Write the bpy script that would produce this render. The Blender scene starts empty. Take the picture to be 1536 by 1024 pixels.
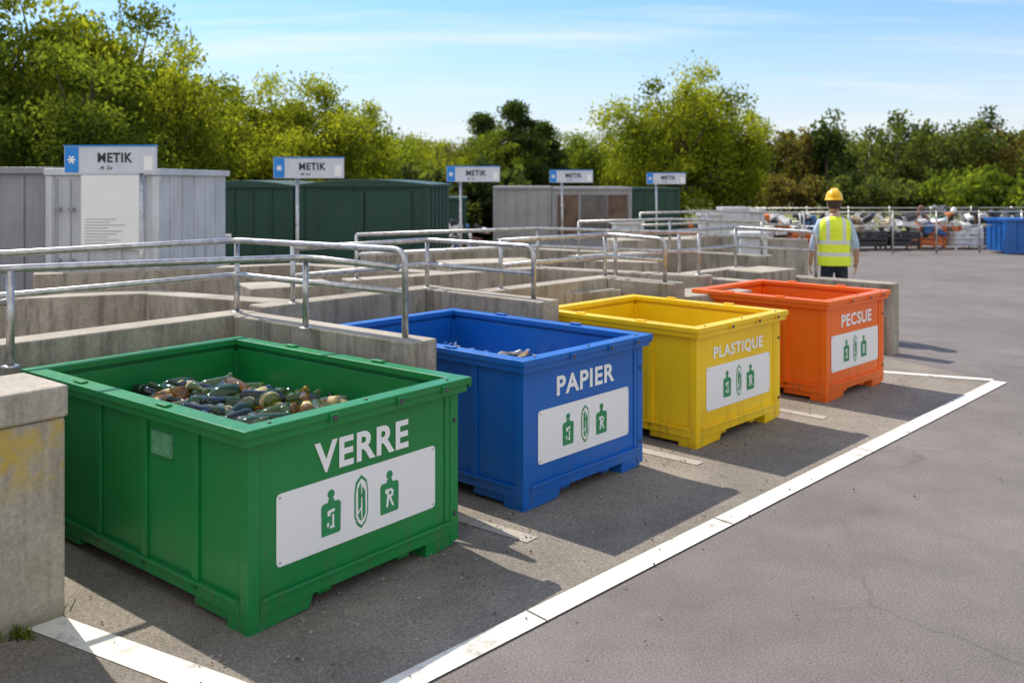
import bpy, math, random
import numpy as np
from mathutils import Vector, Matrix
random.seed(7)
S=bpy.context.scene
S.view_settings.view_transform='Standard'
S.view_settings.look='None'
S.view_settings.exposure=0
C=bpy.context.collection

# ---------------------------------------------------------------- materials
def nm(name):
    m=bpy.data.materials.new(name); m.use_nodes=True
    nt=m.node_tree; b=nt.nodes['Principled BSDF']
    return m,nt,b
def node(nt,t,**kw):
    n=nt.nodes.new(t)
    for k,v in kw.items(): setattr(n,k,v)
    return n
def noise(nt,vec,scale,detail=4,rough=.55):
    n=node(nt,'ShaderNodeTexNoise'); n.inputs['Scale'].default_value=scale
    n.inputs['Detail'].default_value=detail; n.inputs['Roughness'].default_value=rough
    nt.links.new(vec,n.inputs['Vector']); return n.outputs['Fac']
def ramp(nt,fac,stops):
    r=node(nt,'ShaderNodeValToRGB'); e=r.color_ramp.elements
    while len(e)<len(stops): e.new(.5)
    for i,(p,c) in enumerate(stops):
        e[i].position=p
        e[i].color=(c,c,c,1) if not isinstance(c,tuple) else (*c,1)
    nt.links.new(fac,r.inputs['Fac']); return r.outputs['Color']
def mix(nt,f,a,b,mode='MIX'):
    m=node(nt,'ShaderNodeMix',data_type='RGBA',blend_type=mode)
    for s,v in ((m.inputs[0],f),(m.inputs[6],a),(m.inputs[7],b)):
        if isinstance(v,(int,float)): s.default_value=v
        elif isinstance(v,tuple): s.default_value=(*v,1)
        else: nt.links.new(v,s)
    return m.outputs[2]
def mathn(nt,op,a,b=0.0):
    m=node(nt,'ShaderNodeMath',operation=op)
    for s,v in ((m.inputs[0],a),(m.inputs[1],b)):
        if isinstance(v,(int,float)): s.default_value=v
        else: nt.links.new(v,s)
    return m.outputs[0]
def bump(nt,b,h,strength=.3,dist=.01):
    n=node(nt,'ShaderNodeBump'); n.inputs['Strength'].default_value=strength; n.inputs['Distance'].default_value=dist
    nt.links.new(h,n.inputs['Height']); nt.links.new(n.outputs[0],b.inputs['Normal'])
def objco(nt,geo=False):
    if geo: return node(nt,'ShaderNodeNewGeometry').outputs['Position']
    return node(nt,'ShaderNodeTexCoord').outputs['Object']
def sepz(nt,vec):
    s=node(nt,'ShaderNodeSeparateXYZ'); nt.links.new(vec,s.inputs[0]); return s.outputs

def m_paint(name,col,rough=.42,dirt=.5,metal=0):
    m,nt,b=nm(name); co=objco(nt)
    big=noise(nt,co,1.6,4,.5); fine=noise(nt,co,18,4,.6)
    c=mix(nt,ramp(nt,big,[(.35,0.0),(.7,1.0)]),tuple(x*.88 for x in col),tuple(min(1,x*1.08) for x in col))
    mp=node(nt,'ShaderNodeMapping'); mp.inputs['Scale'].default_value=(6,6,.8); nt.links.new(co,mp.inputs[0])
    streak=noise(nt,mp.outputs[0],3.2,6,.6)
    z=sepz(nt,co)[2]
    low=ramp(nt,z,[(0,1.0),(.22,.25),(.5,.10),(.82,.10),(.93,.40)])
    d=mathn(nt,'MULTIPLY',ramp(nt,streak,[(.48,0.0),(.72,1.0)]),low)
    d=mathn(nt,'MULTIPLY',d,dirt)
    c=mix(nt,d,c,(.11,.095,.07))
    # sparse scrapes that follow the sheet
    ms=node(nt,'ShaderNodeMapping'); ms.inputs['Scale'].default_value=(2.0,2.0,55); ms.inputs['Rotation'].default_value=(.10,.08,0); nt.links.new(co,ms.inputs[0])
    scr=ramp(nt,noise(nt,ms.outputs[0],1.4,2,.5),[(.73,0.0),(.75,.30)])
    c=mix(nt,scr,c,tuple(min(1,x*1.3+.04) for x in col))
    chip=ramp(nt,noise(nt,co,26,3,.5),[(.74,0.0),(.75,.7)])
    c=mix(nt,chip,c,(.12,.10,.08))
    nt.links.new(c,b.inputs['Base Color'])
    nt.links.new(ramp(nt,fine,[(.3,rough-.06),(.7,rough+.08)]),b.inputs['Roughness'])
    b.inputs['Metallic'].default_value=metal
    bump(nt,b,noise(nt,co,3.5,2,.4),.25,.008)
    return m
def m_plain(name,col,rough=.5,metal=0,var=.15,scale=8):
    m,nt,b=nm(name); co=objco(nt)
    n=noise(nt,co,scale,5)
    c=mix(nt,ramp(nt,n,[(.3,0.0),(.7,1.0)]),tuple(x*(1-var) for x in col),tuple(min(1,x*(1+var)) for x in col))
    nt.links.new(c,b.inputs['Base Color']); b.inputs['Roughness'].default_value=rough; b.inputs['Metallic'].default_value=metal
    return m
def m_concrete(name,lo,hi,moss=False,stain=.6):
    m,nt,b=nm(name); co=objco(nt,True)
    n=noise(nt,co,1.7,8,.62); f=noise(nt,co,40,6,.7)
    c=mix(nt,ramp(nt,n,[(.3,0.0),(.68,1.0)]),lo,hi)
    c=mix(nt,ramp(nt,f,[(.4,.35),(.62,0.0)]),c,(.16,.145,.12))
    mp=node(nt,'ShaderNodeMapping'); mp.inputs['Scale'].default_value=(5,5,.7); nt.links.new(co,mp.inputs[0])
    st=ramp(nt,noise(nt,mp.outputs[0],2.2,7,.65),[(.48,0.0),(.64,stain)])
    g=node(nt,'ShaderNodeNewGeometry'); nz=sepz(nt,g.outputs['Normal'])[2]
    side=ramp(nt,nz,[(.3,1.0),(.8,.15)])
    c=mix(nt,mathn(nt,'MULTIPLY',st,side),c,(.12,.10,.075))
    gr=ramp(nt,noise(nt,co,2.6,6,.6),[(.56,0.0),(.68,.35)])
    c=mix(nt,mathn(nt,'MULTIPLY',gr,side),c,(.17,.20,.11))
    if moss:
        z=sepz(nt,co)[2]
        band=ramp(nt,z,[(.55,0.0),(.70,1.0),(.87,.9),(.93,0.0)])
        y=mathn(nt,'MULTIPLY',band,ramp(nt,noise(nt,co,3.6,7,.7),[(.42,0.0),(.54,.9)]))
        c=mix(nt,y,c,(.58,.40,.06))
        gy=ramp(nt,z,[(.0,.7),(.10,.15),(.25,0.0)])
        c=mix(nt,gy,c,(.13,.12,.08))
    v=node(nt,'ShaderNodeTexVoronoi'); v.inputs['Scale'].default_value=28; nt.links.new(co,v.inputs['Vector'])
    pore=ramp(nt,v.outputs['Distance'],[(.05,1.0),(.12,0.0)])
    pm=mathn(nt,'MULTIPLY',pore,ramp(nt,noise(nt,co,6,3),[(.55,0.0),(.65,.8)]))
    c=mix(nt,pm,c,(.07,.06,.05))
    nt.links.new(c,b.inputs['Base Color']); b.inputs['Roughness'].default_value=.9
    bump(nt,b,mathn(nt,'ADD',f,mathn(nt,'MULTIPLY',pm,-1.5)),.5,.008)
    return m
def m_asphalt(name,lo,hi,spk=.3,crack=.35):
    m,nt,b=nm(name); co=objco(nt,True)
    n=noise(nt,co,.45,6,.6); n2=noise(nt,co,2.4,6,.6); f=noise(nt,co,110,3,.7)
    c=mix(nt,ramp(nt,n,[(.32,0.0),(.68,1.0)]),lo,hi)
    c=mix(nt,ramp(nt,n2,[(.35,.35),(.6,0.0)]),c,tuple(x*.62 for x in lo))
    c=mix(nt,1.0,c,ramp(nt,f,[(.30,.45),(.5,.97),(.70,1.6)]),'MULTIPLY')
    v=node(nt,'ShaderNodeTexVoronoi'); v.inputs['Scale'].default_value=85; nt.links.new(co,v.inputs['Vector'])
    sp=ramp(nt,v.outputs['Distance'],[(.12,1.0),(.28,0.0)])
    sp=mathn(nt,'MULTIPLY',sp,ramp(nt,noise(nt,co,30,2),[(.50,0.0),(.58,spk)]))
    c=mix(nt,sp,c,(.44,.41,.36))
    vc=node(nt,'ShaderNodeTexVoronoi',feature='DISTANCE_TO_EDGE'); vc.inputs['Scale'].default_value=.55
    wob=node(nt,'ShaderNodeTexNoise'); wob.inputs['Scale'].default_value=2.2; wob.inputs['Detail'].default_value=8; nt.links.new(co,wob.inputs['Vector'])
    wv=mix(nt,.28,co,wob.outputs['Color']); nt.links.new(wv,vc.inputs['Vector'])
    cr=ramp(nt,vc.outputs['Distance'],[(.0,1.0),(.005,0.0)])
    cr=mathn(nt,'MULTIPLY',cr,ramp(nt,noise(nt,co,.8,3),[(.5,0.0),(.6,crack)]))
    c=mix(nt,cr,c,(.04,.038,.036))
    oil=ramp(nt,noise(nt,co,1.3,3,.5),[(.62,0.0),(.74,.35)])
    c=mix(nt,oil,c,tuple(x*.5 for x in lo))
    nt.links.new(c,b.inputs['Base Color']); b.inputs['Roughness'].default_value=.85
    bump(nt,b,mathn(nt,'ADD',f,sp),.35,.004)
    return m
def m_line(name):
    m,nt,b=nm(name); co=objco(nt,True)
    w=ramp(nt,noise(nt,co,5,10,.72),[(.32,0.2),(.46,1.0)])
    f=ramp(nt,noise(nt,co,90,3,.7),[(.30,.5),(.46,1.0)])
    c=mix(nt,mathn(nt,'MULTIPLY',w,f),(.28,.25,.21),(.80,.76,.68))
    nt.links.new(c,b.inputs['Base Color']); b.inputs['Roughness'].default_value=.8
    bump(nt,b,noise(nt,co,90,3,.7),.3,.003)
    return m
def m_leaf(name,dark,light):
    m=bpy.data.materials.new(name); m.use_nodes=True; nt=m.node_tree
    nt.nodes.remove(nt.nodes['Principled BSDF']); out=nt.nodes['Material Output']
    at=node(nt,'ShaderNodeAttribute',attribute_name='shade')
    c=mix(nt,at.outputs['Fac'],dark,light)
    d=node(nt,'ShaderNodeBsdfDiffuse'); t=node(nt,'ShaderNodeBsdfTranslucent'); 
    nt.links.new(c,d.inputs[0]); 
    tc=mix(nt,1.0,c,(1.8,1.6,.6),'MULTIPLY'); nt.links.new(tc,t.inputs[0])
    ms=node(nt,'ShaderNodeMixShader'); ms.inputs[0].default_value=.5
    nt.links.new(d.outputs[0],ms.inputs[1]); nt.links.new(t.outputs[0],ms.inputs[2]); nt.links.new(ms.outputs[0],out.inputs[0])
    return m
def m_glass(name,col,tr=.55):
    m,nt,b=nm(name)
    b.inputs['Base Color'].default_value=(*col,1); b.inputs['Roughness'].default_value=.05
    b.inputs['Transmission Weight'].default_value=tr; b.inputs['IOR'].default_value=1.52
    return m

# ---------------------------------------------------------------- mesh builder
class MB:
    def __init__(s): s.v=[];s.f=[];s.m=[];s.sm=[]
    def add(s,vs,fs,mat=0,smooth=False,M=None):
        o=len(s.v)
        if M is not None: vs=[tuple(M@Vector(p)) for p in vs]
        s.v+=list(vs); s.f+=[tuple(i+o for i in f) for f in fs]; s.m+=[mat]*len(fs); s.sm+=[smooth]*len(fs)
    def box(s,x0,x1,y0,y1,z0,z1,mat=0,M=None):
        vs=[(x,y,z) for x in(x0,x1) for y in(y0,y1) for z in(z0,z1)]
        fs=[(0,1,3,2),(4,6,7,5),(0,4,5,1),(2,3,7,6),(0,2,6,4),(1,5,7,3)]
        s.add(vs,fs,mat,False,M)
    def poly(s,pts,z0,z1,mat=0,M=None):
        n=len(pts); vs=[(p[0],p[1],z0) for p in pts]+[(p[0],p[1],z1) for p in pts]
        fs=[tuple(range(n-1,-1,-1)),tuple(range(n,2*n))]+[(i,(i+1)%n,(i+1)%n+n,i+n) for i in range(n)]
        s.add(vs,fs,mat,False,M)
    def tube(s,path,r,seg=10,mat=0,cap=True,smooth=True):
        path=[Vector(p) for p in path]; n=len(path)
        rs=r if isinstance(r,(list,tuple)) else [r]*n
        vs=[];fs=[]; prev=None
        for i,p in enumerate(path):
            t=(path[min(i+1,n-1)]-path[max(i-1,0)]).normalized()
            a=prev if prev is not None else (Vector((0,0,1)) if abs(t.z)<.9 else Vector((1,0,0)))
            x=(a-t*a.dot(t)).normalized(); y=t.cross(x); prev=x
            for k in range(seg):
                an=2*math.pi*k/seg; vs.append(tuple(p+(x*math.cos(an)+y*math.sin(an))*rs[i]))
        for i in range(n-1):
            for k in range(seg):
                a=i*seg+k;b=i*seg+(k+1)%seg; fs.append((a,b,b+seg,a+seg))
        if cap: fs.append(tuple(range(seg-1,-1,-1))); fs.append(tuple(range((n-1)*seg,n*seg)))
        s.add(vs,fs,mat,smooth)
    def lathe(s,prof,seg,mat=0,M=None):
        vs=[];fs=[];n=len(prof)
        for r,z in prof:
            for k in range(seg):
                a=2*math.pi*k/seg; vs.append((r*math.cos(a),r*math.sin(a),z))
        for i in range(n-1):
            for k in range(seg):
                a=i*seg+k;b=i*seg+(k+1)%seg; fs.append((a,b,b+seg,a+seg))
        fs.append(tuple(range(seg-1,-1,-1))); fs.append(tuple(range((n-1)*seg,n*seg)))
        s.add(vs,fs,mat,True,M)
    def obj(s,name,mats,parent=None,bevel=0,seg=2):
        me=bpy.data.meshes.new(name); me.from_pydata(s.v,[],s.f)
        for m in mats: me.materials.append(m)
        me.polygons.foreach_set('material_index',s.m); me.polygons.foreach_set('use_smooth',s.sm); me.update()
        o=bpy.data.objects.new(name,me); C.objects.link(o)
        if parent: o.parent=parent
        if bevel:
            b=o.modifiers.new('Bevel','BEVEL'); b.width=bevel; b.segments=seg; b.limit_method='ANGLE'; b.angle_limit=math.radians(50)
        return o
def empty(name,loc=(0,0,0),rz=0):
    e=bpy.data.objects.new(name,None); e.location=loc; e.rotation_euler=(0,0,rz); e.empty_display_size=.2; C.objects.link(e); return e
def rounded(pts,r,n=6):
    pts=[Vector(p) for p in pts]; out=[pts[0]]
    for i in range(1,len(pts)-1):
        a,b,c=pts[i-1],pts[i],pts[i+1]
        d1=(a-b).normalized(); d2=(c-b).normalized()
        p0=b+d1*r; p1=b+d2*r
        for k in range(n+1):
            t=k/n; out.append(p0*(1-t)**2+b*2*t*(1-t)+p1*t*t)
    out.append(pts[-1]); return out
def frame(th,ox,oy):
    u=(math.sin(th),math.cos(th)); v=(-math.cos(th),math.sin(th))
    return lambda a,b,z=None: ((ox+u[0]*a+v[0]*b, oy+u[1]*a+v[1]*b) if z is None else (ox+u[0]*a+v[0]*b, oy+u[1]*a+v[1]*b,z))

# ---------------------------------------------------------------- palette
steel=m_plain('galvanised_steel',(.50,.485,.465),.36,.8,.3,20)
steel_dk=m_plain('dark_steel',(.10,.10,.105),.5,.5,.2,20)
conc=m_concrete('concrete',(.31,.265,.205),(.56,.495,.40))
conc_moss=m_concrete('concrete_lichen',(.44,.385,.305),(.66,.59,.48),True,.35)
asph=m_asphalt('asphalt',(.150,.129,.116),(.215,.187,.169))
apron_m=m_asphalt('worn_asphalt',(.160,.136,.110),(.32,.277,.222),.3,.2)
line_m=m_line('road_paint')
white=m_plain('white_panel',(.90,.89,.87),.4,0,.02,5)
white_txt=m_plain('white_lettering',(.92,.91,.89),.4,0,.02,20)
pic_green=m_plain('pictogram_green',(.02,.26,.09),.45,0,.08,10)
dark=m_plain('dark_text',(.03,.035,.04),.6)

# ---------------------------------------------------------------- ground
def sheet(name,pts,z,mat):
    me=bpy.data.meshes.new(name); me.from_pydata([(p[0],p[1],z) for p in pts],[],[tuple(range(len(pts)))]); me.materials.append(mat)
    o=bpy.data.objects.new(name,me); C.objects.link(o); return o
def m_grass():
    m,nt,b=nm('grass'); co=objco(nt,True)
    c=mix(nt,ramp(nt,noise(nt,co,.25,7,.65),[(.35,0.0),(.65,1.0)]),(.09,.12,.03),(.26,.24,.08))
    c=mix(nt,1.0,c,ramp(nt,noise(nt,co,6,5,.8),[(.3,.6),(.7,1.3)]),'MULTIPLY')
    nt.links.new(c,b.inputs['Base Color']); b.inputs['Roughness'].default_value=.95; return m
sheet('ground',[(-500,-60),(500,-60),(500,900),(-500,900)],-.004,m_grass())
sheet('asphalt_lot',[(-40,-12),(45,-12),(45,29.5),(-40,27)],0,asph)

G=frame(math.radians(39),-1.126,3.98)
B=frame(math.radians(42),.067,5.48)
Y_=frame(math.radians(43.5),1.34,6.774)
O=frame(math.radians(45),2.764,8.2)
L1=Vector((4.74,9.07))
L0=Vector((-.41,3.63))+(Vector((-.41,3.63))-L1).normalized()*4.0
ld=(L1-L0).normalized(); ln=Vector((-ld.y,ld.x))
sheet('parking_apron',[tuple(L0),tuple(L1),(3.2,12.2),tuple(O(0,3)),tuple(B(0,3)),tuple(G(-.3,3)),tuple(G(-1.0,-.1)),tuple(L0+ln*.5)],.004,apron_m)
def strip(name,a,b,w,z=.008,mat=None):
    a=Vector(a);b=Vector(b); d=(b-a).normalized(); n=Vector((-d.y,d.x))*w/2
    return sheet(name,[tuple(a-n),tuple(b-n),tuple(b+n),tuple(a+n)],z,mat or line_m)
strip('parking_line',L0,L1,.13)
strip('parking_line',L1+Vector((-.03,.07)),(3.35,9.72),.10)
strip('parking_line',(-2.6,4.42),(-1.0,3.52),.15)
seal=m_plain('joint_sealant',(.10,.09,.08),.8,0,.3,10)
for t in (4.75,6.35,8.3):
    Q=L0+ld*t-ln*.065; strip('pavement_joint',Q,Q+ln*.131+ld*.012,.008,.0115,seal)
fadedm=m_asphalt('faded_paint',(.36,.32,.265),(.48,.43,.365),.3,.0)
for (fr,u) in ((G,1.62),(B,1.53),(Y_,1.5)):
    a=fr(u,.62); c=fr(u,-.28); strip('parking_line',a,c,.10,.0082,fadedm)
rg=random.Random(77); gb=MB()
for i in range(650):
    if rg.random()<.7:
        fr=rg.choice((G,B,Y_,O)); x,y=fr(rg.uniform(-.4,1.9),rg.choice((rg.gauss(-.10,.10),rg.gauss(-.4,.4))))
    else: x=rg.uniform(-2,5); y=rg.uniform(2.6,9)
    s=rg.uniform(.002,.006)
    M=Matrix.Translation((x,y,.0125+s*.3))@Matrix.Rotation(rg.uniform(0,6),4,'Z')@Matrix.Rotation(rg.uniform(-.5,.5),4,'X')
    gb.box(-s,s*rg.uniform(.6,1.3),-s*.7,s*.8,-s*.5,s*.5,rg.choice((0,0,1,2)),M)
gb.obj('gravel',[m_plain('grit_light',(.38,.35,.30),.9),m_plain('grit_dark',(.08,.07,.06),.9),m_plain('dry_leaf',(.20,.13,.05),.9)])

# ---------------------------------------------------------------- text
def text_mesh(name,s,w,h,mat,parent,loc,bold=.03,rot=(math.pi/2,0,0)):
    cu=bpy.data.curves.new(name,'FONT'); cu.body=s; cu.size=1; cu.offset=bold; cu.space_character=1.10; cu.extrude=.0
    to=bpy.data.objects.new(name+'_c',cu); C.objects.link(to)
    bpy.context.view_layer.update()
    me=bpy.data.meshes.new_from_object(to.evaluated_get(bpy.context.evaluated_depsgraph_get()))
    bpy.data.objects.remove(to); 
    xs=[v.co.x for v in me.vertices]; ys=[v.co.y for v in me.vertices]
    x0,x1,y0,y1=min(xs),max(xs),min(ys),max(ys)
    for v in me.vertices:
        v.co.x=(v.co.x-(x0+x1)/2)/(x1-x0)*w; v.co.y=(v.co.y-(y0+y1)/2)/(y1-y0)*h; v.co.z=0
    me.materials.clear(); me.materials.append(mat)
    o=bpy.data.objects.new(name,me); C.objects.link(o); o.parent=parent; o.location=loc; o.rotation_euler=rot; return o

# ---------------------------------------------------------------- containers
def pictos(mb,cx,cz,s,y):
    M=Matrix(((1,0,0,cx),(0,0,-1,y),(0,1,0,cz),(0,0,0,1)))
    def P(pts,lay,mat): mb.poly([(p[0]*s,p[1]*s) for p in pts],lay*.0015,lay*.0015+.0012,mat,M)
    def circ(x,yy,r,n=14,ry=None): 
        ry=ry or r; return [(x+r*math.cos(2*math.pi*k/n),yy+ry*math.sin(2*math.pi*k/n)) for k in range(n)]
    def jar(x,w):
        P([(x-w,-.10),(x+w-.006,-.10),(x+w,-.094),(x+w+.002,.034),(x+w-.008,.048),(x+.02,.050),(x+.014,.066),(x-.014,.066),(x-.02,.050),(x-w+.008,.048),(x-w-.002,.034)],0,0)
        P(circ(x,.086,.021),0,0)
    x=-.185
    jar(x,.056)
    P([(x-.022,.012),(x+.020,.018),(x+.020,.004),(x-.006,.0),(x-.006,-.012),(x-.022,-.012)],1,1)
    P([(x+.006,-.008),(x+.016,-.008),(x+.016,-.060),(x+.022,-.070),(x-.010,-.070),(x-.006,-.060),(x+.006,-.058)],1,1)
    P([(x-.026,-.045),(x-.014,-.040),(x-.014,-.058),(x-.024,-.062)],1,1)
    x=0
    P([(x,.13),(x+.034,.10),(x+.043,.05),(x+.043,-.06),(x+.028,-.10),(x,-.125),(x-.028,-.10),(x-.043,-.06),(x-.043,.05),(x-.034,.10)],0,0)
    P([(x,.114),(x+.026,.09),(x+.035,.05),(x+.035,-.06),(x+.022,-.09),(x,-.110),(x-.022,-.09),(x-.035,-.06),(x-.035,.05),(x-.026,.09)],1,1)
    P([(x-.022,.07),(x-.004,.094),(x-.004,-.02),(x-.022,-.04)],2,0)
    P([(x+.004,.075),(x+.022,.05),(x+.024,-.06),(x+.006,-.085)],2,0)
    P([(x-.024,-.056),(x-.005,-.035),(x+.000,-.09),(x-.012,-.08)],2,0)
    P([(x-.003,.02),(x+.003,.03),(x+.003,.045),(x-.003,.035)],2,0)
    x=.185
    jar(x,.060)
    P([(x-.028,.018),(x+.012,.018),(x+.026,.004),(x+.022,-.018),(x+.008,-.026),(x+.030,-.070),(x+.018,-.070),(x-.004,-.030),(x-.012,-.070),(x-.024,-.070),(x-.016,-.004),(x-.03,-.002)],1,1)
    P([(x-.008,.008),(x+.008,.006),(x+.010,-.008),(x-.004,-.012)],2,0)

def container(name,fr,th,W,D,H,mat,txt,tw,tz0,tz1,ribs,tx=.5,px0=.115,px1=.87):
    x0,y0=fr(0,0); e=empty(name,(x0,y0,0),math.pi/2-th)
    b=MB(); t=.022
    b.box(.05,W-.05,.012,.012+t,.09,H-.06)
    b.box(.05,W-.05,D-.012-t,D-.012,.09,H-.06)
    b.box(.012,.012+t,.05,D-.05,.09,H-.06)
    b.box(W-.012-t,W-.012,.05,D-.05,.09,H-.06)
    b.box(.035,W-.035,.035,D-.035,.095,.115)
    for (px,py) in ((0,0),(W-.062,0),(0,D-.062),(W-.062,D-.062)):
        b.box(px,px+.062,py,py+.062,.03,H-.075)
    b.box(W-.098,W-.0625,.004,.0115,.10,H-.08)
    for r in ribs:
        for xx in (0,W):
            xa,xb=(-.004,.0118) if xx==0 else (W-.0118,W+.004)
            yy=r*D
            b.box(xa,xb,yy-.024,yy+.024,.10,H-.08)
    b.box(.0625,W-.0625,-.004,.0118,.075,.145)
    b.box(.0625,W-.0625,D-.0118,D+.004,.075,.145)
    b.box(-.004,.0118,.0625,D-.0625,.075,.145)
    b.box(W-.0118,W+.004,.0625,D-.0625,.075,.145)
    b.box(.065,W-.065,-.016,-.0045,.131,.148)
    b.box(-.016,-.0045,.065,D-.065,.131,.148)
    for xa,xb in ((.004,.36),(W-.24,W-.004)):
        b.add([(xa,.006,0),(xb-.03,.006,.012),(xb,.006,.073),(xa,.006,.073),(xa,.16,0),(xb-.03,.16,.012),(xb,.16,.073),(xa,.16,.073)],
              [(0,1,2,3),(5,4,7,6),(4,0,3,7),(1,5,6,2),(3,2,6,7),(4,5,1,0)])
        b.box(xa,xb-.06,D-.17,D-.006,0,.073)
    b.box(.01,.10,.165,.42,.028,.073); b.box(.01,.10,D-.5,D-.18,.028,.073)
    b.box(.42,.50,.05,D-.05,.03,.088); b.box(W-.40,W-.32,.05,D-.05,.03,.088)
    b.obj('body',[mat],e,.0035)
    r=MB(); o=.052; i=.045
    r.box(-o,W+o,-o,i,H-.036,H); r.box(-o,W+o,D-i,D+o,H-.036,H)
    r.box(-o,i,i+.001,D-i-.001,H-.037,H-.001); r.box(W-i,W+o,i+.001,D-i-.001,H-.037,H-.001)
    q=.034
    r.box(-q,W+q,-q,.008,H-.078,H-.0365); r.box(-q,W+q,D-.008,D+q,H-.078,H-.0365)
    r.box(-q,.008,.009,D-.009,H-.077,H-.0375); r.box(W-.008,W+q,.009,D-.009,H-.077,H-.0375)
    for fx in (.30,.62,.86):
        r.box(W*fx,W*fx+.05,-o-.012,-o-.001,H-.05,H-.012)
    for fy in (.3,.7):
        r.box(W+.0,W+.04,D*fy,D*fy+.09,H+.001,H+.012)
        r.box(-.03,.01,D*fy,D*fy+.09,H+.001,H+.010)
    r.box(W+o+.001,W+o+.02,-.03,.03,H-.06,H-.01)
    r.obj('rim',[mat],e,.0035)
    k=MB()
    for fx in (.08,.5,.93):
        k.lathe([(.009,0),(.009,.004),(.004,.007)],8,0,Matrix.Translation((W*fx,-.005,H)))
    for fx in (.30,.62,.86):
        k.box(W*fx+.012,W*fx+.038,-o-.016,-o-.0125,H-.044,H-.020)
    for fz in (.2,.75):
        k.lathe([(.012,0),(.012,.006),(.006,.010)],8,0,Matrix.Translation((W-.03,0,fz*H))@Matrix.Rotation(math.pi/2,4,'X'))
    k.obj('bolts',[steel_dk],e)
    p=MB(); X0,X1,Z0,Z1=W*px0,W*px1,.25,.572; rr=.022; pts=[]
    for cx,cz,a0 in ((X1-rr,Z0+rr,-90),(X1-rr,Z1-rr,0),(X0+rr,Z1-rr,90),(X0+rr,Z0+rr,180)):
        for kk in range(6):
            a=math.radians(a0+kk*18); pts.append((cx+rr*math.cos(a),cz+rr*math.sin(a)))
    M=Matrix(((1,0,0,0),(0,0,-1,.0095),(0,1,0,0),(0,0,0,1)))
    p.poly(pts,0,.003,0,M)
    p.obj('label_plate',[white],e)
    sc=MB()
    for cx in (X0+.018,X1-.018):
        for cz in (Z0+.018,Z1-.018):
            sc.lathe([(.0055,0),(.0055,.002),(.003,.003)],8,0,Matrix.Translation((cx,.0064,cz))@Matrix.Rotation(math.pi/2,4,'X'))
    sc.obj('screws',[steel],e)
    ic=MB(); pictos(ic,(X0+X1)/2-.01,(Z0+Z1)/2,(X1-X0)*1.0,.0058); ic.obj('pictograms',[pic_green,white],e)
    text_mesh('lettering',txt,tw,tz1-tz0,white_txt,e,(W*tx,.0085,(tz0+tz1)/2))
    return e
gm=m_paint('green_paint',(.008,.225,.050),.34,.6)
bm=m_paint('blue_paint',(.004,.125,.48),.34,.45)
ym=m_paint('yellow_paint',(1.0,.62,.003),.36,.5)
om=m_paint('orange_paint',(1.0,.165,.006),.38,.45)
rad=math.radians
ge=container('glass_recycling_container',G,rad(39),1.33,2.0,.9,gm,'VERRE',.60,.605,.748,(.20,.42,.64,.85),tx=.50)
be=container('paper_recycling_container',B,rad(42),1.24,1.85,.905,bm,'PAPIER',.60,.635,.755,(.22,.45,.68,.88),tx=.50)
ye=container('plastic_recycling_container',Y_,rad(43.5),1.26,1.47,.89,ym,'PLASTIQUE',.74,.61,.715,(.28,.52,.78),tx=.49)
oe=container('mixed_waste_container',O,rad(45),1.18,1.32,.90,om,'PECSUE',.62,.63,.745,(.3,.6),tx=.52,px0=.09,px1=.90)
st=MB(); st.box(-.0015,.011,.60,.77,.655,.765); st.obj('sticker',[m_plain('sticker_film',(.12,.34,.17),.35,0,.3,30)],ge)

# ---------------------------------------------------------------- bottles
gl=[m_glass('glass_dark_green',(.03,.085,.022),.45),m_glass('glass_olive',(.20,.30,.045),.8),m_glass('glass_amber',(.60,.27,.02),.8),
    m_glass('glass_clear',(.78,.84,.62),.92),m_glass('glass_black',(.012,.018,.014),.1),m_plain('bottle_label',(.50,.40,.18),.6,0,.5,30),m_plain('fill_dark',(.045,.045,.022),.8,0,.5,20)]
profs=[[(.012,0),(.034,.003),(.037,.015),(.037,.165),(.033,.19),(.016,.215),(.0135,.23),(.0135,.275),(.016,.277),(.016,.29)],
       [(.02,0),(.038,.004),(.040,.02),(.040,.12),(.034,.145),(.017,.18),(.0135,.21),(.0135,.245),(.0165,.246),(.0165,.262)],
       [(.02,0),(.046,.004),(.050,.03),(.054,.09),(.048,.13),(.030,.160),(.022,.18),(.022,.20),(.026,.2),(.026,.215)]]
rng=random.Random(12); bt=MB()
W,D=1.33,2.0
cy0=1.25
def mnd(x,y): return math.exp(-((x-.66)**2/.30+(y-cy0)**2/.50))
for i in range(600):
    x=rng.uniform(.10,W-.10); y=rng.uniform(.12,D-.12)
    mound=.60+.13*mnd(x,y)+.03*math.sin(x*9+y*5)
    z=mound-rng.uniform(-.01,.07)
    pr=profs[rng.choice((0,0,0,1,1,2))]; sc=rng.uniform(.9,1.2)
    tilt=rng.gauss(math.pi/2,.16)
    az=rng.uniform(0,6.28)
    M=Matrix.Translation((x,y,z))@Matrix.Rotation(az,4,'Z')@Matrix.Rotation(tilt,4,'Y')@Matrix.Scale(sc,4)@Matrix.Translation((0,0,-.12))
    ends=[M@Vector((0,0,0)),M@Vector((0,0,.28))]
    if any(p.x<.07 or p.x>W-.07 or p.y<.07 or p.y>D-.07 for p in ends): continue
    mi=rng.choices((0,1,2,3,4),(5,4.5,2.4,1.6,2.6))[0]
    bt.lathe(pr,14,mi,M)
    if rng.random()<.14:
        rr=pr[3][0]*1.015; bt.lathe([(rr,pr[3][1]*.35),(rr,pr[3][1]*.85)],14,5,M)
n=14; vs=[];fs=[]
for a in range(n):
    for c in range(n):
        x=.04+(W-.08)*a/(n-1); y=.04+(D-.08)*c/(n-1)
        vs.append((x,y,.53+.11*mnd(x,y)))
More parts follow.
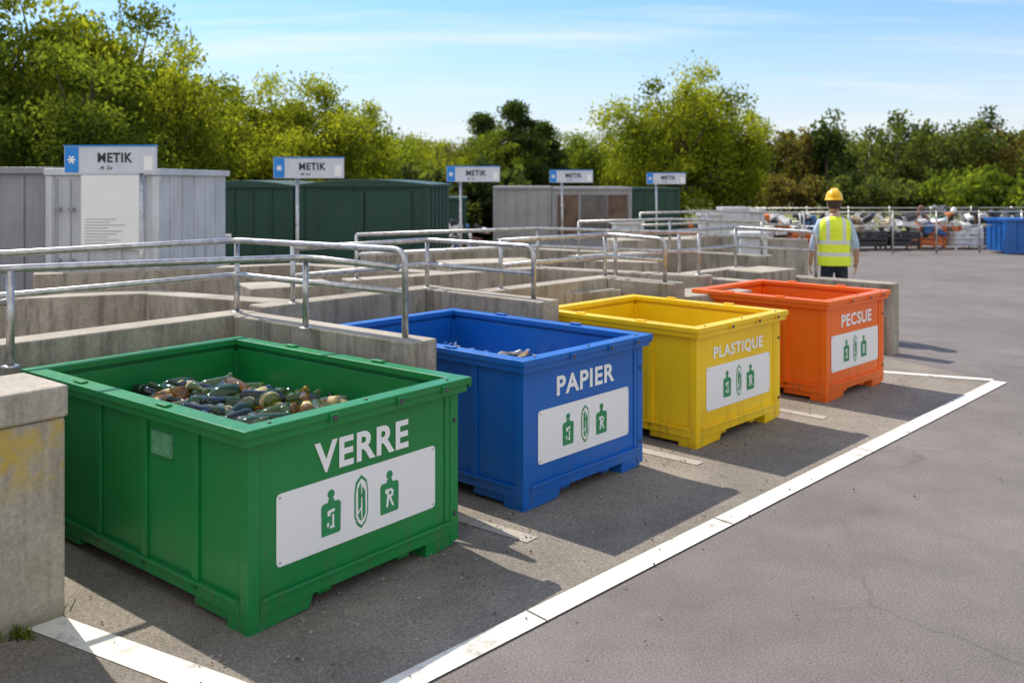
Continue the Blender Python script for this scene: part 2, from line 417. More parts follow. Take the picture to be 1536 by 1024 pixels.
for a in range(n-1):
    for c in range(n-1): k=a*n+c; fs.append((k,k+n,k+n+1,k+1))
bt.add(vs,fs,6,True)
pile=bt.obj('glass_bottle_pile',gl); pile.location=(*G(0,0),0); pile.rotation_euler=(0,0,math.pi/2-rad(39))

def scraps(name,fr,th,W,D,z,n,mats,seed,size=(.05,.16)):
    rg=random.Random(seed); mb=MB()
    k=12; vs=[];fs=[]
    for a in range(k):
        for c in range(k): vs.append((.04+(W-.08)*a/(k-1),.04+(D-.08)*c/(k-1),z-.03+rg.uniform(-.02,.02)))
    for a in range(k-1):
        for c in range(k-1): q=a*k+c; fs.append((q,q+k,q+k+1,q+1))
    mb.add(vs,fs,0,False)
    for i in range(n):
        x=rg.uniform(.15,W-.15); y=rg.uniform(.15,D-.15); s=rg.uniform(*size); m=5
        g=[];f=[]
        for a in range(m):
            for c in range(m): g.append((s*(a/(m-1)-.5)*1.4,s*(c/(m-1)-.5),rg.uniform(-.18,.18)*s))
        for a in range(m-1):
            for c in range(m-1): q=a*m+c; f.append((q,q+m,q+m+1,q+1))
        M=Matrix.Translation((x,y,z+rg.uniform(0,.05)))@Matrix.Rotation(rg.uniform(0,6.3),4,'Z')@Matrix.Rotation(rg.gauss(0,.35),4,'X')@Matrix.Rotation(rg.gauss(0,.35),4,'Y')
        mb.add(g,f,rg.randrange(len(mats)),False,M)
    o=mb.obj(name,mats); o.location=(*fr(0,0),0); o.rotation_euler=(0,0,math.pi/2-th); return o
card=m_plain('cardboard',(.27,.19,.11),.8); paper=m_plain('paper',(.62,.62,.6),.7); news=m_plain('newsprint',(.20,.22,.25),.8,0,.5,30); bluep=m_plain('blue_scrap',(.02,.12,.4),.6)
scraps('paper_pile',B,rad(42),1.24,1.85,.635,110,[bluep,news,bluep,card,bluep,paper],5,(.05,.12))
scraps('plastic_pile',Y_,rad(43.5),1.26,1.47,.5,60,[m_plain('yellow_scrap',(.6,.42,.03),.5),paper,m_plain('green_scrap',(.03,.2,.06),.5)],6)
scraps('mixed_waste_pile',O,rad(45),1.18,1.32,.5,50,[m_plain('orange_scrap',(.6,.13,.02),.6),card,news],8)

# ---------------------------------------------------------------- concrete walls
def wall(name,segs,mat=conc,bevel=.012):
    b=MB()
    for i,(fr,u0,u1,v0,v1,z0,z1) in enumerate(segs):
        pts=[fr(u0,v0),fr(u1,v0),fr(u1,v1),fr(u0,v1)]
        b.poly(pts,z0,z1)
    return b.obj(name,[mat],None,bevel)
def wallpts(name,pts,t,z1,mat=conc):
    b=MB()
    for i in range(len(pts)-1):
        a=Vector(pts[i]);c=Vector(pts[i+1]); d=(c-a).normalized(); n=Vector((-d.y,d.x))*t/2
        a2=a-d*(t/2 if i==0 else -t*.3); c2=c+d*t/2
        b.poly([tuple(a2-n),tuple(c2-n),tuple(c2+n),tuple(a2+n)],-.02,z1-.003*i)
    return b.obj(name,[mat],None,.012)
wall('concrete_pier',[(G,-3.2,-.39,.81,1.20,-.02,.895),(G,-3.2,-1.42,.79,1.23,.90,1.045),(G,-1.41,-.385,.79,1.23,.90,1.042)],conc_moss,.014)
wall('concrete_wall',[(G,-.62,-.41,1.235,2.345,-.02,.997),(G,-2.8,1.75,2.35,2.58,-.02,1.0),(G,1.53,1.745,.55,2.345,-.02,.996)])
wall('concrete_wall',[(B,-.12,1.76,2.5,2.72,-.02,1.0),(B,1.53,1.75,1.15,2.495,-.02,.996)])
wall('concrete_wall',[(Y_,-.1,1.72,1.98,2.18,-.02,1.0),(Y_,1.50,1.70,1.2,1.975,-.02,.996)])
wall('concrete_wall',[(O,-.1,2.86,2.5,2.7,-.02,.85),(O,2.65,2.85,.54,2.495,-.02,.80),(O,1.5,1.68,1.5,2.49,-.02,.83)])
wallpts('concrete_wall',[(-6.2,7.3),(-3.29,8.48),(-1.75,7.75)],.24,.95)
wallpts('concrete_wall',[(-1.6,9.6),(.3,10.9),(2.0,10.0)],.24,.95)
wallpts('concrete_wall',[(-5.2,10.4),(-2.6,11.6),(-.9,10.6)],.24,.93)
wallpts('concrete_wall',[(.9,12.6),(2.3,13.6),(3.4,12.7)],.22,.95)
wallpts('concrete_wall',[(-2.0,13.2),(-.2,14.4),(1.2,13.4)],.22,.95)
wallpts('concrete_wall',[(2.2,16),(3.6,17.2),(5.0,16.2)],.22,.95)
cb=MB()
for (x,y,w,d,h,r) in ((1.9,9.3,.9,.5,.86,.6),(.6,9.1,.8,.5,.9,.5),(3.0,11.2,.7,.5,.9,.7),(-.3,11.8,1.2,.6,.95,.4),(1.4,11.6,.9,.6,.98,-.3),(-2.3,9.6,.9,.6,.9,.5),(2.2,14.7,1.4,.6,1.05,.3)):
    M=Matrix.Translation((x,y,0))@Matrix.Rotation(r,4,'Z'); cb.box(-w/2,w/2,-d/2,d/2,-.02,h,0,M)
cb.obj('concrete_blocks',[conc],None,.015)

# ---------------------------------------------------------------- railings
def railing(name,paths,posts,r=.021):
    b=MB()
    for p in paths: b.tube(p,r,12)
    for (x,y,z0,z1) in posts:
        b.tube([(x,y,z0),(x,y,z1)],r*.95,12)
        b.lathe([(.045,0),(.045,.008),(.026,.012)],12,0,Matrix.Translation((x,y,z0)))
    return b.obj(name,[steel])
railing('steel_railing',[rounded([(-3.4,4.2,1.5),(-2.58,4.82,1.5),(-1.34,6.08,1.455),(-.70,5.74,1.42)],.14),
    [(-3.4,4.2,1.33),(-2.58,4.82,1.33)]],
    [(-2.58,4.80,.995,1.49),(-1.34,6.06,.995,1.44)])
c=G(1.64,2.46); e1=G(1.64,.72); s1=G(-2.5,2.46)
railing('steel_railing',[rounded([(*s1,1.52),(*c,1.52),(*e1,1.53),(*e1,.995)],.10),
    rounded([(*s1,1.27),(*c,1.27),(*G(1.64,.73),1.27)],.06)],
    [(*G(-1.1,2.46),.995,1.52),(*c,.995,1.51)])
c=B(1.64,2.60); s1=B(.2,2.60); e1=B(1.64,1.33)
railing('steel_railing',[rounded([(*s1,1.42),(*c,1.42),(*e1,1.42),(*e1,.99)],.09),
    rounded([(*s1,1.2),(*c,1.2),(*B(1.64,1.34),1.2)],.06)],
    [(*s1,.99,1.44),(*c,.99,1.41)])
c=Y_(1.60,2.08); s1=Y_(.1,2.08); e1=Y_(1.60,1.36)
railing('steel_railing',[rounded([(*s1,1.42),(*c,1.42),(*e1,1.40),(*e1,.99)],.08),
    rounded([(*s1,1.2),(*c,1.2),(*Y_(1.6,1.37),1.2)],.06)],
    [(*s1,.99,1.44),(*c,.99,1.41)])
c=O(2.75,2.6); s1=O(-.4,2.6); e1=O(2.75,1.5)
railing('steel_railing',[rounded([(*s1,1.36),(*c,1.36),(*e1,1.34),(*e1,.79)],.08),
    rounded([(*s1,1.12),(*c,1.12),(*O(2.75,1.51),1.12)],.06)],
    [(*O(.3,2.6),.84,1.36),(*O(1.5,2.6),.84,1.36),(*c,.84,1.35)])
def rail_line(pts,z,zb,step=1.2,mid=True,r=.02):
    posts=[]
    for i in range(len(pts)-1):
        a=Vector(pts[i]);b=Vector(pts[i+1]); n=max(1,int((b-a).length/step))
        for k in range(n+(i==len(pts)-2)): p=a.lerp(b,k/n); posts.append((p.x,p.y,zb,z))
    ps=[[(p[0],p[1],z) for p in pts]]
    if mid: ps.append([(p[0],p[1],(z+zb)/2+.02) for p in pts])
    railing('steel_railing',ps,posts,r)
rail_line([(-1.6,9.6),(.3,10.9),(2.0,10.0)],1.40,.945)
rail_line([(.9,12.6),(2.3,13.6),(3.4,12.7)],1.40,.945)
rail_line([(2.2,16),(3.6,17.2),(5.0,16.2)],1.40,.945)

# ---------------------------------------------------------------- sheds
def shed(name,x0,x1,y,depth,h,mat,rot=0,ribs=.22,roof='curve',door=None,trim=None):
    e=empty(name,((x0+x1)/2,y,0),rot); w=(x1-x0); b=MB()
    b.box(-w/2,w/2,0,depth,.06,h-.08)
    nr=int(w/ribs)
    for k in range(nr+1):
        xx=-w/2+.04+(w-.08)*k/max(nr,1); b.box(xx-.02,xx+.02,-.02,-.001,.1,h-.1)
    nr=int(depth/ribs)
    for k in range(1,nr+1):
        yy=depth*k/(nr+1)
        b.box(w/2+.001,w/2+.02,yy-.02,yy+.02,.1,h-.1); b.box(-w/2-.02,-w/2-.001,yy-.02,yy+.02,.1,h-.1)
    for xx in (-w/2,w/2):
        b.box(xx-.04,xx+.04,-.035,.04,.0,h-.085)
    b.box(-w/2-.03,w/2+.03,-.03,-.001,.02,.095)
    b.obj('walls',[mat],e,.004)
    r=MB()
    if roof=='curve':
        n=8; prof=[(-w/2-.07+ (w+.14)*k/n, h-.08+.10*math.sin(math.pi*k/n)) for k in range(n+1)]
        pts=[(-w/2-.07,h-.13)]+prof+[(w/2+.07,h-.13)]
        vs=[(p[0],-.08,p[1]) for p in pts]+[(p[0],depth+.06,p[1]) for p in pts]; m=len(pts)
        r.add(vs,[tuple(range(m)),tuple(range(2*m-1,m-1,-1))]+[(i,i+m,(i+1)%m+m,(i+1)%m) for i in range(m)])
    else:
        r.box(-w/2-.05,w/2+.05,-.06,depth+.05,h-.078,h)
    r.obj('roof',[trim or mat],e,.005)
    if door:
        d=MB(); 
        for (a,c,z0,z1,mi) in door: d.box(a,c,-.045,-.021,z0,z1,mi)
        d.obj('doors',[trim or mat,m_plain('brown_board',(.14,.085,.055),.7,0,.5,3),m_plain('dusty_window',(.12,.11,.10),.2,0,.4,3)],e,.003)
    return e
dkg=m_paint('dark_green_metal',(.008,.055,.034),.5,.35)
gry=m_paint('grey_metal',(.30,.31,.33),.45,.6)
gry2=m_paint('light_grey_metal',(.62,.64,.67),.45,.5)
grs=m_paint('grey_sheet',(.36,.35,.35),.5,.5)
shed('metal_container',-9.6,-5.55,11.2,2.4,2.12,gry,.03,.3,'flat')
lc=shed('metal_container',-5.45,-4.18,11.0,2.4,2.10,gry2,-.03,.42,'flat')
nb_=MB(); nb_.box(-.24,.50,-.062,-.048,1.15,2.02); nb_.obj('notice_board',[white],lc,.004)
nt_=MB()
for k in range(9):
    wv=random.uniform(.25,.6); nt_.box(-.19,-.19+wv,-.0645,-.0625,1.5-.035*k,1.512-.035*k)
nt_.obj('notice_text',[m_plain('notice_print',(.45,.5,.5),.6)],lc)
lk=MB()
for xx in (-.52,-.36):
    lk.tube([(xx,-.06,.12),(xx,-.06,1.98)],.012,8)
    for z in (.4,1.0,1.6): lk.box(xx-.03,xx+.03,-.075,-.021,z,z+.04)
lk.obj('lock_rods',[gry],lc)
shed('metal_container',-6.35,-4.35,18.6,2.6,1.95,dkg,-.12,.35)
shed('metal_container',-4.15,-1.65,18.3,2.6,1.97,dkg,-.10,.5,'curve',[(-.9,.0,.12,1.75,0),(.04,.95,.12,1.75,0)])
shed('metal_shed',-.52,1.15,27.6,3,1.80,grs,0,.3,'flat')
shed('metal_shed',1.2,3.5,27.6,3,1.78,grs,0,.6,'flat',[(-1.0,-.4,.3,1.55,1),(-.3,.45,.3,1.55,2),(.5,1.05,.3,1.55,1)])
shed('metal_container',3.6,5.0,28,2.5,1.76,dkg,.05,.35,'flat')
shed('metal_container',-3.3,-1.3,26,2.4,1.5,dkg,.05,.35,'flat')

# ---------------------------------------------------------------- pole signs
sblue=m_plain('sign_blue',(.01,.24,.72),.35,0,.06)
sgrey=m_plain('sign_grey',(.62,.65,.72),.35,0,.1,3)
def sign(x,y,ztop,txt,px,rot,zb=0,W=.95,H=.27):
    e=empty('direction_sign',(x,y,0),rot); b=MB()
    b.box(-W/2,W/2,-.02,.02,ztop-H,ztop); b.obj('board',[sgrey],e,.004)
    q=MB(); q.box(-W/2+.008,-W/2+.16*W,-.0235,-.0205,ztop-H+.008,ztop-.008)
    q.obj('blue_field',[sblue],e)
    fr_=MB(); fr_.box(-W/2-.004,W/2+.004,-.026,.024,ztop-.003,ztop+.012); fr_.obj('top_trim',[sblue],e)
    w=MB(); M=Matrix(((1,0,0,-W/2+.085*W),(0,0,-1,-.0245),(0,1,0,ztop-H/2),(0,0,0,1)))
    for a in (0,math.pi/3,2*math.pi/3):
        ca,sa=math.cos(a),math.sin(a); L,t=.042,.008+a*.0001
        w.poly([(ca*p-sa*r_,sa*p+ca*r_) for p,r_ in((-L,-t),(L,-t),(L,t),(-L,t))],a*.0004,a*.0004+.001,0,M)
    w.box(W/2-.12,W/2-.03,-.0235,-.0205,ztop-H+.03,ztop-.10)
    w.obj('symbol',[white],e)
    text_mesh('sign_lettering',txt,W*.38,H*.36,dark,e,(W*.06,-.0235,ztop-H*.42),.03)
    text_mesh('sign_small_lettering','Æ Ze',W*.14,H*.12,dark,e,(-W*.04,-.0235,ztop-H*.80),.01)
    p=MB(); p.tube([(px,.045,zb),(px,.045,ztop-.02)],.026,12); p.box(px-.04,px+.04,.021,.03,ztop-H+.04,ztop-.04)
    p.lathe([(.08,0),(.08,.012),(.03,.02)],12,0,Matrix.Translation((px,.045,zb)))
    p.obj('pole',[steel],e)
sign(-4.02,9.35,2.30,'METIK',.30,-.08)
sign(-2.70,12.4,2.26,'METIK',-.17,-.08)
sign(-.69,16.6,2.21,'METIK',-.23,-.05)
sign(1.30,20.5,2.19,'METIK',-.20,-.03)
sign(3.78,22.9,2.15,'METIK',-.23,0)

# ---------------------------------------------------------------- trees
def tree_mesh(name,seed,h,w,mats,kind='round',clumps=70,per=190,leaf=.085,low=.22):
    rg=np.random.default_rng(seed); b=MB(); r2=random.Random(seed)
    zc=h*(low+(1-low)/2); rz=h*(1-low)/2
    cs=[]
    for i in range(clumps):
        d=rg.normal(size=3); d/=np.linalg.norm(d); rr=rg.random()**.42
        p=d*rr*np.array([w/2,w/2,rz])
        if kind=='round':
            k=1.0-.25*max(0,-p[2]/rz)
            p[0]*=k; p[1]*=k
        if kind=='cone':
            t=(p[2]+rz)/(2*rz); k=(1.25-t*1.05); p[0]*=k;p[1]*=k
        lump=1+.18*math.sin(seed+3*math.atan2(p[1],p[0]))*math.cos(2.3*p[2]+seed)
        p[0]*=lump;p[1]*=lump
        cs.append((p+np.array([0,0,zc]),w*rg.uniform(.075,.16)))
    tr=h*.028
    top=(r2.uniform(-.1,.1),r2.uniform(-.1,.1),h*.8)
    b.tube([(0,0,-.05),(0.02,0,h*.15),(top[0]*.5,top[1]*.5,h*.45),top],[tr*1.3,tr,tr*.7,tr*.2],8)
    for i in range(0,clumps,3):
        p=cs[i][0]; z0=min(max(h*.18,p[2]*.55),h*.7)
        st=Vector((top[0]*.5,top[1]*.5,z0)); en=Vector(p)
        mid=st.lerp(en,.5)+Vector((0,0,.08*h*r2.random()-.02*h))
        b.tube([st,mid,en],[tr*.42,tr*.25,tr*.07],5)
    nt0=len(b.v); nf=len(b.f)
    N=clumps*per
    cen=np.repeat(np.array([c[0] for c in cs]),per,0); rad_=np.repeat(np.array([c[1] for c in cs]),per)
    d=rg.normal(size=(N,3)); d/=np.linalg.norm(d,axis=1)[:,None]
    rr=rg.random(N)**.5
    pos=cen+d*(rr*rad_)[:,None]*np.array([1.15,1.15,.8])
    pos+=rg.normal(size=(N,3))*.03*w*(rg.random(N)[:,None]<.25)
    a=rg.normal(size=(N,3)); a/=np.linalg.norm(a,axis=1)[:,None]
    c=rg.normal(size=(N,3)); c-=a*(a*c).sum(1)[:,None]; c/=np.linalg.norm(c,axis=1)[:,None]
    sz=leaf*rg.uniform(.6,1.3,N)[:,None]
    q=np.stack([pos-a*sz,pos-c*sz*.5,pos+a*sz,pos+c*sz*.5],1).reshape(-1,3)
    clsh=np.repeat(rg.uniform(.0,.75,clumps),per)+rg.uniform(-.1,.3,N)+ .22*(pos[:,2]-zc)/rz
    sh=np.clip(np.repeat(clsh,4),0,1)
    V=np.vstack([np.array([tuple(v) for v in b.v]),q])
    F=b.f+[tuple(range(nt0+4*i,nt0+4*i+4)) for i in range(N)]
    me=bpy.data.meshes.new(name); me.from_pydata(V.tolist(),[],F)
    for m in mats: me.materials.append(m)
    mi=np.zeros(len(F),dtype=np.int32); mi[nf:]=1; me.polygons.foreach_set('material_index',mi)
    at=me.attributes.new('shade','FLOAT','POINT'); vals=np.concatenate([np.zeros(nt0),sh]).astype(np.float32); at.data.foreach_set('value',vals)
    me.update(); return me
bark=m_plain('bark',(.11,.08,.055),.9,0,.4,12)
lfA=m_leaf('foliage_bright',(.045,.080,.012),(.34,.39,.045))
lfB=m_leaf('foliage_mid',(.032,.060,.014),(.21,.28,.045))
lfC=m_leaf('foliage_dark',(.020,.038,.018),(.090,.135,.042))
lfD=m_leaf('foliage_brown',(.05,.045,.020),(.18,.16,.055))
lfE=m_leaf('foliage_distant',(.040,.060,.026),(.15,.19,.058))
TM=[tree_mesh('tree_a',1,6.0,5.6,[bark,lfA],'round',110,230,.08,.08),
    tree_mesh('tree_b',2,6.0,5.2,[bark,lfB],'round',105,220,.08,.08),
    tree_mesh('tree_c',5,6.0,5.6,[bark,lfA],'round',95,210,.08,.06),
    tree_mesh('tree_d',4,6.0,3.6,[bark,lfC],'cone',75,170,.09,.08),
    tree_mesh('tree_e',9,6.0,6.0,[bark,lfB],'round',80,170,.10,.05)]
def tree(k,px,Y,ytop,name='broadleaf_tree',sx=1.0,rz=None):
    X=(px-768)*Y/1400; h=1.95+(272-ytop)*Y/1400
    o=bpy.data.objects.new(name,TM[k]); C.objects.link(o); s=h/5.95
    o.location=(X,Y,0); o.scale=(s*sx,s*sx,s); o.rotation_euler=(0,0,random.uniform(0,6.3) if rz is None else rz)
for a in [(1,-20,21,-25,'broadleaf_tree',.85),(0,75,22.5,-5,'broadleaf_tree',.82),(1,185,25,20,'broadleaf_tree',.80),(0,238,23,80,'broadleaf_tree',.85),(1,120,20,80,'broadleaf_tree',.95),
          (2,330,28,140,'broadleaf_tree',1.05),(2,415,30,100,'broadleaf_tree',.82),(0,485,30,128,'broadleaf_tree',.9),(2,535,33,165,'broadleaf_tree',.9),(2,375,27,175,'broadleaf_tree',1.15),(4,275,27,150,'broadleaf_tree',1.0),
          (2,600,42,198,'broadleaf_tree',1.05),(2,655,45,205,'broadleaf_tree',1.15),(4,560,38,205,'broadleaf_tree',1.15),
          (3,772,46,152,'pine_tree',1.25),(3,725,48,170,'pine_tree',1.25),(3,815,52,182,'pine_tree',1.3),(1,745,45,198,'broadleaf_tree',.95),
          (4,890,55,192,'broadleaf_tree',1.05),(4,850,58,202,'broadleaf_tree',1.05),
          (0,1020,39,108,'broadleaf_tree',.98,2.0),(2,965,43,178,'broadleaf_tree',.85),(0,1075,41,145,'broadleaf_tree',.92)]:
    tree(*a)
def belt(name,specs,seed,mats):
    rg=np.random.default_rng(seed); Vs=[];Sh=[];Mi=[]; b=MB()
    for (X,Y,h,w,mi) in specs:
        cl=int(26+rg.integers(0,12)); per=80
        b.tube([(X,Y,0),(X,Y,h*.7)],[h*.025,h*.008],5)
        for i in range(cl):
            d=rg.normal(size=3); d/=np.linalg.norm(d); p=d*rg.random()**.4*np.array([w/2,w/2,h*.47])
            if mi==2: p[:2]*=1.25-(p[2]/(h*.47)+1)*.5
            cr=w*rg.uniform(.09,.2); cen=p+np.array([X,Y,h*.5])
            dd=rg.normal(size=(per,3)); dd/=np.linalg.norm(dd,axis=1)[:,None]
            pos=cen+dd*(rg.random(per)**.5*cr)[:,None]
            a=rg.normal(size=(per,3)); a/=np.linalg.norm(a,axis=1)[:,None]
            c=rg.normal(size=(per,3)); c-=a*(a*c).sum(1)[:,None]; c/=np.linalg.norm(c,axis=1)[:,None]
            sz=.17*rg.uniform(.6,1.3,per)[:,None]
            Vs.append(np.stack([pos-a*sz,pos-c*sz*.6,pos+a*sz,pos+c*sz*.6],1).reshape(-1,3))
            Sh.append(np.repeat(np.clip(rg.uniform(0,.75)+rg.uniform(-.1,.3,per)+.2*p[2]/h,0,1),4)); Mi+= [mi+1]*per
    n0=len(b.v); q=np.vstack(Vs); N=len(q)//4
    V=np.vstack([np.array([tuple(v) for v in b.v]),q]); F=b.f+[tuple(range(n0+4*i,n0+4*i+4)) for i in range(N)]
    me=bpy.data.meshes.new(name); me.from_pydata(V.tolist(),[],F)
    for m in mats: me.materials.append(m)
    me.polygons.foreach_set('material_index',np.array([0]*len(b.f)+Mi,dtype=np.int32))
    at=me.attributes.new('shade','FLOAT','POINT'); at.data.foreach_set('value',np.concatenate([np.zeros(n0),np.concatenate(Sh)]).astype(np.float32))
    o=bpy.data.objects.new(name,me); C.objects.link(o)
rg=random.Random(11); sp=[]
for px in range(-150,1720,30):
    Y=rg.uniform(76,92); top=rg.uniform(200,226)
    if px>1150: top=rg.uniform(184,212)
    X=(px-768)*Y/1400; sp.append((X,Y,1.95+(272-top)*Y/1400,rg.uniform(4.5,6.5),rg.choice((0,1,1,2,3))))
for (px,top,Y,w,mi) in ((1130,195,66,5,1),(1165,183,66,6,3),(1205,188,68,5,3),(1240,158,64,4.8,2),(1300,184,70,6.5,1),(1345,174,66,7,1),(1390,192,68,5.5,1),(1430,178,64,6.5,1),(1475,155,70,6,2),(1515,172,64,6.5,3),(1555,170,66,6.5,1),
    (1455,258,52,5,0),(1490,262,50,4.5,0),(1285,262,56,4,1),(1180,265,58,4.5,3),(1530,270,50,4,0),(1370,268,58,5,1)):
    sp.append(((px-768)*Y/1400,Y,1.95+(272-top)*Y/1400,w,mi))
for px in range(-60,760,34):
    Y=rg.uniform(31,36); top=rg.uniform(236,262); sp.append(((px-768)*Y/1400,Y,1.95+(272-top)*Y/1400,rg.uniform(2.4,3.4),rg.choice((0,1,2))))
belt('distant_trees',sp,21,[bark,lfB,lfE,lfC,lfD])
wr=np.random.default_rng(4); wv=[];wf=[];ws=[]
for (wx,wy,nn) in ((*G(-.62,.76),60),(*G(-.40,.9),25),(*G(-1.0,.77),30)):
    for i in range(nn):
        x=wx+wr.normal()*.03; y=wy+wr.normal()*.02; a=wr.uniform(0,6.28); L=wr.uniform(.02,.06); t=.004
        dx,dy=math.cos(a),math.sin(a); k=len(wv)
        wv+=[(x-dy*t,y+dx*t,.004),(x+dy*t,y-dx*t,.004),(x+dx*L*.5+dy*t,y+dy*L*.5-dx*t,L*.8),(x+dx*L*.6,y+dy*L*.6,L)]
        wf.append((k,k+1,k+2,k+3)); ws+=[wr.random()]*4
me=bpy.data.meshes.new('weeds'); me.from_pydata(wv,[],wf); me.materials.append(lfB)
at=me.attributes.new('shade','FLOAT','POINT'); at.data.foreach_set('value',np.array(ws,dtype=np.float32))
o=bpy.data.objects.new('weeds',me); C.objects.link(o)

# ---------------------------------------------------------------- far right: fence, crates, scrap
def fence(name,a,b,h,n,rails=(.45,.8,1.1)):
    f=MB(); a=Vector(a);b=Vector(b)
    for k in range(n+1):
        p=a.lerp(b,k/n); f.tube([(p.x,p.y,0),(p.x,p.y,h)],.025,8)
    for z in rails: f.tube([(a.x,a.y,z),(b.x,b.y,z)],.018,8)
    f.obj(name,[steel])
fence('metal_fence',(6.5,24.6),(24,27.0),1.15,14,(.75,1.12))
fence('metal_fence',(7.0,31),(30,33),1.1,16,(.6,1.05))
cols=[m_plain('crate_'+n_,c_,.6,0,.3,6) for n_,c_ in (('orange',(.65,.17,.04)),('white',(.72,.72,.70)),('blue',(.05,.14,.34)),('rust',(.20,.085,.045)),('grey',(.26,.26,.26)),('dark',(.035,.035,.04)),('green',(.035,.13,.065)),('tan',(.45,.36,.24)))]
rg=random.Random(5)
for i in range(17):
    x=6.3+i*.98; y=26.0+.13*(x-6.5)+rg.uniform(-.1,.3); w=rg.uniform(.72,.86); h=rg.uniform(.42,.75)
    e=empty('storage_crate',(x,y,0),rg.uniform(-.1,.15)); m=MB(); ci=rg.choice((3,4,5,0,7,5,1,3))
    m.box(-w/2,w/2,0,.7,.1,.14)
    for sx in (-w/2,w/2-.05):
        for sy in (0,.65): m.box(sx,sx+.05,sy,sy+.05,0,h)
    nz=int(h/.13)
    for k in range(nz):
        z=.16+k*.13
        m.box(-w/2+.002,w/2-.002,-.02,-.001,z,z+.09); m.box(-w/2+.002,w/2-.002,.701,.72,z,z+.09)
        m.box(-w/2-.02,-w/2-.001,.0,.7,z,z+.09); m.box(w/2+.001,w/2+.02,.0,.7,z,z+.09)
    m.obj('slats',[cols[ci]],e)
def blobs(name,spots,seed,sz=(.06,.2)):
    rg=random.Random(seed); m=MB()
    for (x,y,w,d,z0,z1,n) in spots:
        pal=[rg.choice((0,1,2,3,4,5,6,7)) for _ in range(3)]+[1,5]
        for i in range(n):
            px_=x+rg.uniform(-w/2,w/2); py=y+rg.uniform(-d/2,d/2); z=rg.uniform(z0,z1); s=rg.uniform(*sz)
            M=Matrix.Translation((px_,py,z))@Matrix.Rotation(rg.uniform(0,6),4,'Z')@Matrix.Rotation(rg.gauss(0,.4),4,'X')@Matrix.Rotation(rg.gauss(0,.4),4,'Y')
            mi=rg.choice(pal)
            if rg.random()<.7:
                m.box(-s*rg.uniform(.5,1.4),s*rg.uniform(.5,1.4),-s*.7,s*.7,-s*.3,s*.4,mi,M)
            else: m.lathe([(s*.3,-s*.8),(s*.45,-s*.7),(s*.45,s*.6),(s*.3,s*.8)],9,mi,M)
    return m.obj(name,cols,None,.008,1)
blobs('scrap_pile',[(6.3+i*.98,26.35+.13*(i*.98),.82,.55,.35,1.0,24) for i in range(17)]+[(13+k*1.3,28.9,1.2,.6,.1,1.1,20) for k in range(12)],4,(.08,.21))
blobs('scrap_pile',[(-4.8,14.2,1.0,.8,.1,1.1,60),(-1.1,22,1.6,1.2,.1,.9,50),(6.0,25,2.5,1.5,.1,1.0,60),(-7.2,15,1.2,.8,.1,1.1,20)],9,(.06,.16))
shed('blue_waste_container',13.2,14.5,25.0,.9,.95,m_paint('far_blue',(.01,.12,.42),.45,.4),.08,.3,'flat')
cabm=m_plain('cabinet_white',(.6,.61,.61),.5,0,.1,3)
for (x,y,w,h) in ((4.6,22.5,.5,1.2),(5.3,23.4,.6,1.3),(6.0,24.2,.5,1.2),(3.6,14.6,.35,1.15),(2.0,18.0,.5,1.2)):
    shed('utility_cabinet',x,x+w,y,.4,h,cabm,.1,.3,'flat')

# ---------------------------------------------------------------- worker
def skin_obj(verts,edges,radii,sub=2,name='w'):
    me=bpy.data.meshes.new(name); me.from_pydata(verts,edges,[]); o=bpy.data.objects.new(name,me); C.objects.link(o)
    md=o.modifiers.new('Skin','SKIN'); md.use_smooth_shade=True
    for i,r in enumerate(radii):
        sv=me.skin_vertices[0].data[i]; sv.radius=(r,r) if not isinstance(r,tuple) else r; sv.use_root=(i==0)
    s=o.modifiers.new('Sub','SUBSURF'); s.levels=sub; s.render_levels=sub
    bpy.context.view_layer.update()
    m2=bpy.data.meshes.new_from_object(o.evaluated_get(bpy.context.evaluated_depsgraph_get()))
    bpy.data.objects.remove(o); return m2
wk=empty('worker',(4.09,11.85,0),rad(-8))
skinm=m_plain('skin',(.50,.30,.21),.55,0,.06); trous=m_plain('navy_trousers',(.018,.022,.035),.8,0,.3,20); shirt=m_plain('light_blue_shirt',(.42,.55,.68),.8,0,.1,15)
shoe=m_plain('boots',(.03,.022,.018),.5); hair=m_plain('brown_hair',(.05,.03,.018),.7,0,.4,60)
V=[(0,0,.96),(0,0,1.14),(0,-.005,1.34),(0,-.01,1.47),(0,.005,1.56)]; R=[(.145,.10),(.135,.10),(.165,.115),(.085,.075),(.054,.054)]
E=[(0,1),(1,2),(2,3),(3,4)]
for s in (-1,1):
    n=len(V)
    V+=[(s*.175,-.005,1.42),(s*.262,-.02,1.15),(s*.282,.055,.93),(s*.283,.075,.87)]; R+=[.066,.050,.032,(.034,.022)]
    E+=[(2,n),(n,n+1),(n+1,n+2),(n+2,n+3)]
    n=len(V)
    V+=[(s*.088,0,.86),(s*.105,.015,.50),(s*.115,-.02,.11),(s*.125,.05,.05),(s*.135,.16,.035)]; R+=[.092,.066,.048,.045,.036]
    E+=[(0,n),(n,n+1),(n+1,n+2),(n+2,n+3),(n+3,n+4)]
me=skin_obj(V,E,R)
for m in (trous,shirt,skinm,shoe): me.materials.append(m)
for p in me.polygons:
    c=p.center; p.use_smooth=True
    if abs(c.x)>.205 and c.z<1.45: p.material_index=1 if c.z>1.10 else 2
    elif c.z<.12: p.material_index=3
    elif c.z<.95: p.material_index=0
    elif c.z>1.50: p.material_index=2
    else: p.material_index=1
o=bpy.data.objects.new('body',me); C.objects.link(o); o.parent=wk
